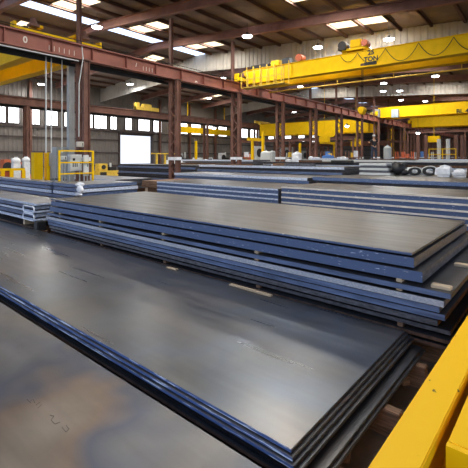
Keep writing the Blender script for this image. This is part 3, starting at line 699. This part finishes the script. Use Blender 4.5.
# low yellow rail and red machine at the far left
def at(px, py, X=None, Y_=None):
    if Y_ is not None: x, z = colz(px, py, Y_); return Vector((x, Y_, z))
    return Vector((X, yon(px, X), zon(px, py, X)))
Yf = 31.0
t = thing('low_barrier', 'low yellow barrier at the far left edge', 'barrier')
a = at(-8, 169.5, Y_=Yf); c = at(25, 169.5, Y_=Yf)
MB().box(a.x, Yf, a.z-.12, c.x, Yf+.12, a.z+.06).build('barrier_rail', 'yellow', t)
for px in (3, 12, 24): p = at(px, 170, Y_=Yf); MB().box(p.x-.12, Yf, .03, p.x+.12, Yf+.12, a.z-.12).build('barrier_post', 'yellow', t)
def machine(px0, px1, ptop, Y_, zbase, label, body, name='machine', seed=1):
    r = random.Random(seed); a = at(px0, ptop, Y_=Y_); c = at(px1, ptop, Y_=Y_); w = c.x-a.x; h = a.z-zbase
    t = thing(name, label, 'machine', (a.x, Y_, zbase))
    MB().box(0, 0, 0, w, 1.2, h*.45, .03).build('machine_base', body, t)
    MB().box(w*.08, .2, h*.45, w*.5, 1.0, h*.95, .04).build('machine_head', body, t)
    MB().box(w*.58, .1, h*.45, w*.9, .9, h*.7, .03).build('work_table', 'dark', t)
    MB().cyl((w*.3, .1, h*.7), (w*.3, .2, h*.7), h*.16, n=20).build('hand_wheel', 'dark', t)
    MB().cyl((w*.7, .5, h*.7), (w*.7, .5, h), .12, n=14).build('spindle_column', 'lgrey', t)
    MB().box(w*.1, -.02, h*.12, w*.4, 0, h*.35).build('access_panel', 'dark', t)
    return t
machine(4, 20, 158, 33, .03, 'orange-red machine by the wall at far left', 'orange', seed=2)
machine(20, 33, 161, 34, .03, 'low orange machine with a pale table at far left', 'orange', seed=3)
for i, (px, py, r) in enumerate(((16, 161, .34), (26, 160, .3), (35, 163, .28))):
    p = at(px, py, Y_=32.2)
    b = MB(); b.ball((0, 0, 0), r, (1, .8, .85)); b.cyl((0, 0, r*.6), (0, 0, r*.95), r*.25, r*.4, n=12); b.box(-r*.8, -r*.6, -p.z+.03, r*.8, r*.6, -r*.5)
    tag(b.build('bulk_bag', 'white', loc=p, smooth=False), 'white bulk bag by the orange machines, %s from the left' % ORD[i], 'bag', 'white bags at far left')
machine(98, 119, 163, 41, .03, 'yellow and orange loader parked left of the bright doorway', 'yfade', seed=4)
machine(176, 192, 152, 41.5, .03, 'grey machine below the yellow beam right of the doorway', 'grey', seed=5)
machine(255, 272, 144.5, 36, .03, 'pale green machine tool with dark slots at centre', 'lgrey', seed=6)
machine(282, 300, 146, 35.5, .03, 'grey machine between the centre columns', 'grey', seed=7)
machine(222, 230, 152, 42.5, .03, 'white cabinet-like machine left of the laced column', 'white', seed=8)
machine(303, 312, 150, 41, .03, 'dark machine behind the second pair of centre columns', 'grey', seed=9)
# doorway side: low yellow table, orange hoses / vehicles
t = thing('yellow_bench', 'low pale yellow bench right of the bright doorway', 'bench')
a = at(156, 153, Y_=33); c = at(175, 153, Y_=33)
MB().box(a.x, 33, a.z-.12, c.x, 33.8, a.z).build('bench_top', 'yfade', t)
for x in (a.x+.2, (a.x+c.x)/2, c.x-.3): MB().box(x, 33.1, .03, x+.15, 33.3, a.z-.12).build('bench_leg', 'yfade', t)
t = thing('parked_car', 'white car seen through the columns right of centre-left', 'car', at(204, 157, Y_=42))
t.location.z = .03; hh = 1.2
b = MB(); b.prism([(-2, .3), (2, .3), (2, .8), (1.1, .95), (.6, 1.75), (-1.1, 1.75), (-1.7, .95), (-2, .8)], 'Y', -.8, .8); b.build('car_body', 'white', t)
for x in (-1.3, 1.3): MB().cyl((x, -.85, .33), (x, -.6, .33), .33, n=20).build('wheel', 'black', t)
MB().prism([(.95, .98), (.5, 1.65), (-1.0, 1.65), (-1.5, .98)], 'Y', -.83, -.8).build('side_window', 'dark', t)
t.scale = (1.3, 1.3, 1.3)
for i, (px, w) in enumerate(((180, 1.6), (193, 1.3), (199, 1.0))):
    p = at(px, 160, Y_=36); b = MB(); b.box(-w, 0, .0, w, .8, 2.0, .03); b.box(-w, -.02, .4, w, -.01, .5)
    tag(b.build('crate', 'orange' if i else 'white', loc=(p.x, 36, .03)), ['white crate with stripes', 'orange crate beside the white one', 'small orange-red crate under the car'][i]+' right of the doorway', 'crate')
# jib cranes and yellow posts in the distance
def jib(px, ptop, Y_, arm0, arm1, parm, label, w=.28):
    p = at(px, ptop, Y_=Y_); t = thing('jib_crane', label, 'jib crane', (p.x, Y_, 0))
    MB().box(-w/2, -w/2, 0, w/2, w/2, p.z, .02).build('jib_post', 'yellow', t)
    if arm0 is not None:
        a = at(arm0, parm, Y_=Y_); c = at(arm1, parm, Y_=Y_)
        MB().box(a.x-p.x, -.1-w/2, a.z-.18, c.x-p.x, -w/2, a.z+.18).build('jib_arm', 'yellow', t)
    MB().box(-.3, -.3, 0, .3, .3, .06).build('jib_base', 'yellow', t)
jib(252.5, 141, 27, 246, 262, 139, 'yellow jib crane with short arm left of the centre machine')
jib(263, 132, 26, None, None, 0, 'plain yellow post right of the short jib arm')
jib(200 if False else 196, 141, 38, None, None, 0, 'yellow post between the left columns')
jib(300, 143, 26, None, None, 0, 'yellow post between the two laced centre columns')
jib(334, 142, 27, 319, 334, 142.5, 'yellow jib crane with arm pointing left of centre right', .25)
jib(392.5, 129, 24, 386, 404, 140, 'tall thick yellow jib crane right of the worker', .45)
jib(404.5, 131, 24.5, None, None, 0, 'tall yellow post at the right end of the thick jib', .4)
jib(353, 139, 30, 345, 361, 139, 'small yellow jib crane left of the worker')
for i, (px, pt, pb) in enumerate(((324.5, 137, 142), (434, 137, 141.5), (356, 142, 146))):
    X = 45+i*3; p = at(px, (pt+pb)/2, X=X); b = MB(); b.box(-.3, -.6, -.35, .3, .6, .35, .03); b.box(-.02, -.02, .35, .02, .02, roofz(p.y)-p.z)
    tag(b.build('hanging_sign', 'yellow', loc=p), ['small yellow hanging block above the bench', 'yellow hanging block by the white posts at right', 'yellow hanging block left of the worker'][i], 'hoist block')
for i, px in enumerate((439, 448)):
    p = at(px, 139, X=38); b = MB(); b.cyl((0, 0, 0), (0, 0, p.z), .16, n=14)
    tag(b.build('white_post', 'lgrey', loc=(p.x, p.y, 0)), '%s white pipe post at the right' % ['left', 'right'][i], 'post', 'white posts')
t = thing('yellow_platform', 'yellow railing platform around the white posts at right', 'platform', at(443, 157, X=37.2)); t.location.z = 0
b = MB(); b.box(0, -1, 2.0, .55, 1.1, 2.1); b.build('platform_deck', 'yfade', t)
for y in (-1, 0, 1.05): MB().box(-.05, y, 0, -.001, y+.06, 3.1).build('railing_post', 'yellow', t)
for z in (2.6, 3.05): MB().box(-.04, -1, z, 0, 1.11, z+.06).build('railing_bar', 'yellow', t)
# tall thin pole lying/standing by columns
for i, (px, X) in enumerate(((418, 50), (426, 47), (456, 45), (462, 52))):
    p = at(px, 135, X=X); b = MB(); b.box(-.15, -.15, 0, .15, .15, p.z); b.box(-.25, -.25, 0, .25, .25, .05)
    tag(b.build('rear_post', 'redd', loc=(p.x, p.y, 0)), 'dull red rear post at the right, %s from the left' % ORD[i], 'post', 'rear posts')
# =================================================================== WORKER on the rear stack
FX, FY = 29.0, 9.75
pt = at(374, 159.5, X=28.6); FX, FY = pt.x, pt.y
FZ = 2.2
body = None
def skinned(name, verts, edges, radii, m, parent=None, sub=2, loc=(0, 0, 0), rz=0):
    me = bpy.data.meshes.new(name); me.from_pydata(verts, edges, []); o = bpy.data.objects.new(name, me); COL.objects.link(o)
    md = o.modifiers.new('skin', 'SKIN'); 
    for i, r in enumerate(radii):
        v = me.skin_vertices[0].data[i]; v.radius = (r, r) if not isinstance(r, tuple) else r
    me.skin_vertices[0].data[0].use_root = True
    o.modifiers.new('sub', 'SUBSURF').levels = sub; o.modifiers['sub'].render_levels = sub
    me.materials.append(M[m])
    if parent: o.parent = parent
    o.location = loc; o.rotation_euler.z = rz
    return o
wt = thing('person', 'worker in black shirt and dark jeans standing on the rear stack', 'person', (FX, FY, FZ), A-PI/2+.2)
V = [(0, 0, .95), (0, 0, 1.15), (0, .01, 1.38), (0, .01, 1.48), (0, .02, 1.56), (0, .03, 1.66), (0, .03, 1.74),
     (.19, 0, 1.40), (.33, .10, 1.22), (.24, .30, 1.30), (-.19, 0, 1.40), (-.33, .10, 1.22), (-.22, .30, 1.30),
     (.10, 0, .88), (.13, .02, .48), (.15, -.02, .10), (.16, .12, .04), (-.10, 0, .88), (-.13, .04, .48), (-.16, 0, .10), (-.17, .14, .04)]
Ed = [(0, 1), (1, 2), (2, 3), (3, 4), (4, 5), (5, 6), (2, 7), (7, 8), (8, 9), (2, 10), (10, 11), (11, 12), (0, 13), (13, 14), (14, 15), (15, 16), (0, 17), (17, 18), (18, 19), (19, 20)]
R_ = [(.15, .11), (.13, .1), (.15, .1), .06, .055, (.085, .1), .07, .065, .048, .036, .065, .048, .036, .09, .062, .045, .04, .09, .062, .045, .04]
skinned('body', V, Ed, R_, 'skin', wt)
skinned('black_shirt', [(0, 0, .9), (0, 0, 1.15), (0, .01, 1.38), (0, .01, 1.45), (.19, 0, 1.40), (.30, .08, 1.27), (-.19, 0, 1.40), (-.30, .08, 1.27)], [(0, 1), (1, 2), (2, 3), (2, 4), (4, 5), (2, 6), (6, 7)],
        [(.175, .135), (.155, .12), (.175, .12), .075, .085, .068, .085, .068], 'shirt', wt)
skinned('jeans', [(0, 0, .99), (.10, 0, .88), (.13, .02, .48), (.15, -.02, .1), (-.10, 0, .88), (-.13, .04, .48), (-.16, 0, .1)], [(0, 1), (1, 2), (2, 3), (0, 4), (4, 5), (5, 6)],
        [(.165, .13), .112, .08, .065, .112, .08, .065], 'jeans', wt)
MB().ball((0, .02, 1.745), .115, (1, 1.15, .75)).cyl((0, .03, 1.72), (0, .03, 1.735), .15, n=20).build('hard_hat', 'lgrey', wt, smooth=True)
for s_ in (-1, 1):
    b = MB(); cx = .23*s_
    b.ball((cx, .34, 1.31), .045, (.8, 1.1, .5))
    for f in range(4): b.tube([(cx-.027+.018*f, .37, 1.315), (cx-.027+.018*f, .41, 1.32), (cx-.027+.018*f, .43, 1.30)], .009, 6)
    b.tube([(cx-s_*.03, .34, 1.31), (cx-s_*.06, .36, 1.32), (cx-s_*.065, .39, 1.32)], .01, 6)
    b.build('hand', 'skin', wt, smooth=True)
    MB().box(s_*.16-.05, -.07, 0, s_*.16+.05, .2, .09, .02).build('boot', 'dark', wt)
# =================================================================== WRAPPED BUNDLES right of the worker
zq = 1.451
def local_at(px, X): return yon(px, X)
Xq = 21.5
def onq(px, py=None): return Vector((Xq, yon(px, Xq), zq))
# flat bar piles
for j in range(5):
    p = onq(378); b = MB(); b.box(-.5, -.8+.05*j, 0, .5, .85-.06*(j % 2), .11, .008)
    tag(b.build('flat_bar', 'edge' if j % 2 else 'lgrey', loc=(p.x, p.y, zq+.125*j)), 'flat steel bar in the pile under the worker, %s from the bottom' % ORD[j], 'steel bar', 'flat bar pile')
# black tarpaulin bundle
b = MB(); b.ball((0, 0, .33), .33, (1.1, 1.0, 1)); b.ball((.1, .2, .55), .16, (1, 1, 1)); b.ball((0, -.25, .15), .2, (1, 1.4, .75))
p = onq(398.5); tag(b.build('tarp_bundle', 'black', loc=p, smooth=True), 'black tarpaulin bundle between the bar pile and the coils', 'bundle')
# white wrapped coils with dark bands, on edge
for i, (px, r) in enumerate(((415, .24), (430, .27))):
    p = onq(px); t = thing('wrapped_coil', '%s white plastic-wrapped coil with a dark ring' % ['left', 'right'][i], 'coil', p+Vector((.0, 0, 0)), 0, 'wrapped coils')
    MB().torus((0, 0, r), r*.74, r*.26, 'X', 28, 10).build('coil_wrap', 'lgrey', t, smooth=True)
    MB().torus((-.06, .0, r), r*.66, r*.24, 'X', 28, 8).build('coil_band', 'black', t, smooth=True); t.scale = (1, 1.45, .95)
for i, (px, w, h) in enumerate(((407, .3, .3), (422, .28, .22), (445, .33, .45), (461, .32, .28))):
    p = onq(px); b = MB(); b.box(-.5, -w, 0, .3, w, h, .07); b.ball((-.1, 0, h), w*.6, (1, 1, .35))
    for v in b.bm.verts: v.co += Vector((random.uniform(-1, 1), random.uniform(-1, 1), 0))*.05*(v.co.z > .05)
    for v in b.bm.verts: v.co.z += random.uniform(0, .06)*(v.co.z > .05)
    p.x += .85 if i < 2 else 0
    tag(b.build('wrapped_pack', 'white', loc=p), 'white plastic-wrapped pack among the coils, %s from the left' % ORD[i], 'wrapped pack', 'white packs')
b = MB(); p = onq(472); p.y -= .5; p.x -= .5
for k in range(5):
    for j in range(5-k): b.cyl((-.4+.16*j+.08*k, -1.2, .08+.14*k), (-.4+.16*j+.08*k, .6, .08+.14*k), .078, n=10)
tag(b.build('pipe_bundle', 'rust', loc=p), 'bundle of rusty pipes at the right edge', 'pipe bundle')
# small white and blue items on the rear stack tops
for i, (px, m, w, h) in enumerate(((289, 'white', .25, .25), (296, 'white', .3, .5), (318, 'white', .2, .2), (343, 'white', .35, .22), (328, 'bluep', .4, .45), (311, 'white', .2, .3))):
    p = Vector((28.2, yon(px, 28.2), 2.2)); 
    if p.y > 15.2: p = Vector((25.9, yon(px, 25.9), 2.02))
    b = MB(); b.box(-w*.6, -w, 0, w*.6, w, h*.7, .04); b.ball((0, 0, h*.7), w*.5, (1, 1.3, .5))
    tag(b.build('rag_bundle', m, loc=p), ['white rag bundle left of the laced columns', 'taller white sack at centre', 'small white sack beneath the second laced column', 'wide white sack left of the worker', 'blue sack with a rounded top left of the worker', 'narrow white sack right of centre'][i], 'sack')

# =================================================================== BACKGROUND CLUTTER seen between the columns
# cross beams tying the rear bays
for i, (X, z, ya, yb, m) in enumerate(((49.2, 4.6, 19.2, 38, 'redd'), (61.9, 4.2, 19.2, 38, 'redd'), (74.5, 5.0, 19.4, 38, 'redd'), (68.2, 6.2, 1, 17.9, 'redd'))):
    b = MB(); b.box(X-.12, ya, z, X+.12, yb, z+.05); b.box(X-.12, ya, z+.4, X+.12, yb, z+.45); b.box(X-.02, ya, z+.05, X+.02, yb, z+.4)
    for y in (ya+.1, (ya+yb)/2, yb-.3): b.box(X-.1, y, 0, X+.1, y+.2, z)
    tag(b.build('support_frame', m), 'brown cross beam on posts deep behind the columns, %s from the camera' % ORD[i], 'frame')
def rack(px0, px1, X, label, seed, h=3.0, mm='orange'):
    r = random.Random(seed); y1, y0 = yon(px0, X), yon(px1, X); w = y1-y0
    t = thing('storage_rack', label, 'rack', (X, y0, 0))
    for y in (0, w-.1):
        for x in (0, .9): MB().box(x, y, 0, x+.08, y+.1, h).build('rack_post', mm, t)
    for z in (.5, 1.4, 2.3): 
        MB().box(0, .1, z, .98, w-.1, z+.08).build('rack_shelf', mm, t)
    return t, w
for i, (p0, p1, X, mm, lab) in enumerate(((240, 250, 44, 'orange', 'orange storage rack right of the laced column at centre-left'), (283, 296, 47, 'lgrey', 'pale storage rack behind the first centre columns'),
        (320, 333, 40, 'redd', 'brown storage rack below the hung yellow block'), (345, 359, 42, 'redd', 'brown storage rack left of the worker'), (395, 412, 46, 'orange', 'orange storage rack behind the tall jib crane'), (414, 432, 52, 'lgrey', 'pale storage rack before the white pipe posts'))):
    t, w = rack(p0, p1, X, lab, i, 3.0, mm)
    r = random.Random(i+20)
    for j in range(4):
        y = t.location.y+.25+(w-.9)*j/4; wd = max(.25, (w-.9)/4*.75); hh = r.uniform(.3, .75); z = 2.38 if j % 2 else 1.48
        cname = r.choice(['white', 'orange', 'bluep', 'grey', 'yfade'])
        cw = {'white': 'white', 'orange': 'orange', 'bluep': 'blue', 'grey': 'grey', 'yfade': 'dull yellow'}[cname]
        b = MB(); b.box(-.35, 0, 0, .35, wd, hh, .02); b.box(-.37, 0, hh*.45, -.35, wd, hh*.55)
        tag(b.build('storage_box', cname, loc=(X+.5, y, z)), '%s box, %s from the right, on the rack %s' % (cw, ORD[j], ['left of centre', 'behind the first centre columns', 'under the hung yellow block', 'left of the worker', 'behind the tall jib', 'before the white posts'][i]), 'box')
# round tanks and drums
for i, (px, X, r, h, m, lab) in enumerate(((266, 33, .55, 3.0, 'lgrey', 'pale vertical tank right of the short jib crane'), (297, 36, .5, 2.9, 'white', 'white rounded tank between the laced centre columns'),
        (272, 38, .5, 3.1, 'grey', 'grey vertical tank beside the pale green machine'), (387.5, 30.5, .28, 3.2, 'grey', 'slim blue-grey tank right of the worker'))):
    y = yon(px, X); b = MB(); b.cyl((0, 0, .2), (0, 0, h-r*.4), r, n=20); b.ball((0, 0, h-r*.4), r, (1, 1, .4)); b.cyl((0, 0, h-.2), (0, 0, h+.1), .08, n=10); b.cyl((0, 0, 0), (0, 0, .2), r*.8, n=16)
    tag(b.build('tank', m, loc=(X, y, 0), smooth=False), lab, 'tank')
# long bundles and loose bars lying on the rear stacks
random.seed(11)
k = 0
for (X, zt, ya, yb) in ((27.7, 2.201, 1.0, 14.5), (25.3, 2.021, 10.0, 16.0), (20.6, 1.861, 10.5, 18.0)):
    n = 5
    for j in range(n):
        y = ya+(yb-ya)*(j+.5)/n; L = random.uniform(.5, .42*(yb-ya)/n+.4); h = random.choice((.06, .1, .16)); x = X+random.uniform(-.35, .35)
        if X > 27 and abs(y-FY) < 1.4: continue
        if X < 26 and X > 25 and y > 14: continue
        m, c = random.choice((('dark', 'dark'), ('edge', 'grey'), ('rust', 'rusty'), ('oldwood', 'brown'), ('pale', 'pale')))
        b = MB(); b.box(-.14, -L, 0, .14, L, h, .008)
        tag(b.build('loose_bar', m, loc=(x, y, zt), rz=random.uniform(-.12, .12)), '%s loose bar lying on a rear stack, %s along its row, %s row' % (c, ORD[j], {27.7: 'rearmost', 25.3: 'middle', 20.6: 'front'}[X]), 'steel bar'); k += 1

# small pendant lamps far down the hall
for i, (px, py, X, d) in enumerate(((304, 140, 66, 'between the laced centre columns'), (418, 133, 62, 'at right under the yellow cranes'), (347, 126, 52, 'before the deep yellow crane, left of the worker'), (214, 128, 40, 'left of centre by the far windows'), (283, 128, 60, 'low by the first centre columns'), (269, 126, 70, 'small one beside the far crane end'))):
    p = at(px, py, X=X); t = thing('pendant_lamp', 'small bright pendant lamp '+d, 'lamp', p, 0, 'small pendant lamps')
    MB().cyl((0, 0, .05), (0, 0, .3), .36, .1, n=18).build('lamp_shade', 'dark', t)
    MB().ball((0, 0, 0), .26, (1, 1, .8), n=14).build('lamp_bulb', 'lamp', t, smooth=True)
    MB().cyl((0, 0, .3), (0, 0, roofz(p.y)-p.z), .015, n=6).build('lamp_cord', 'dark', t)
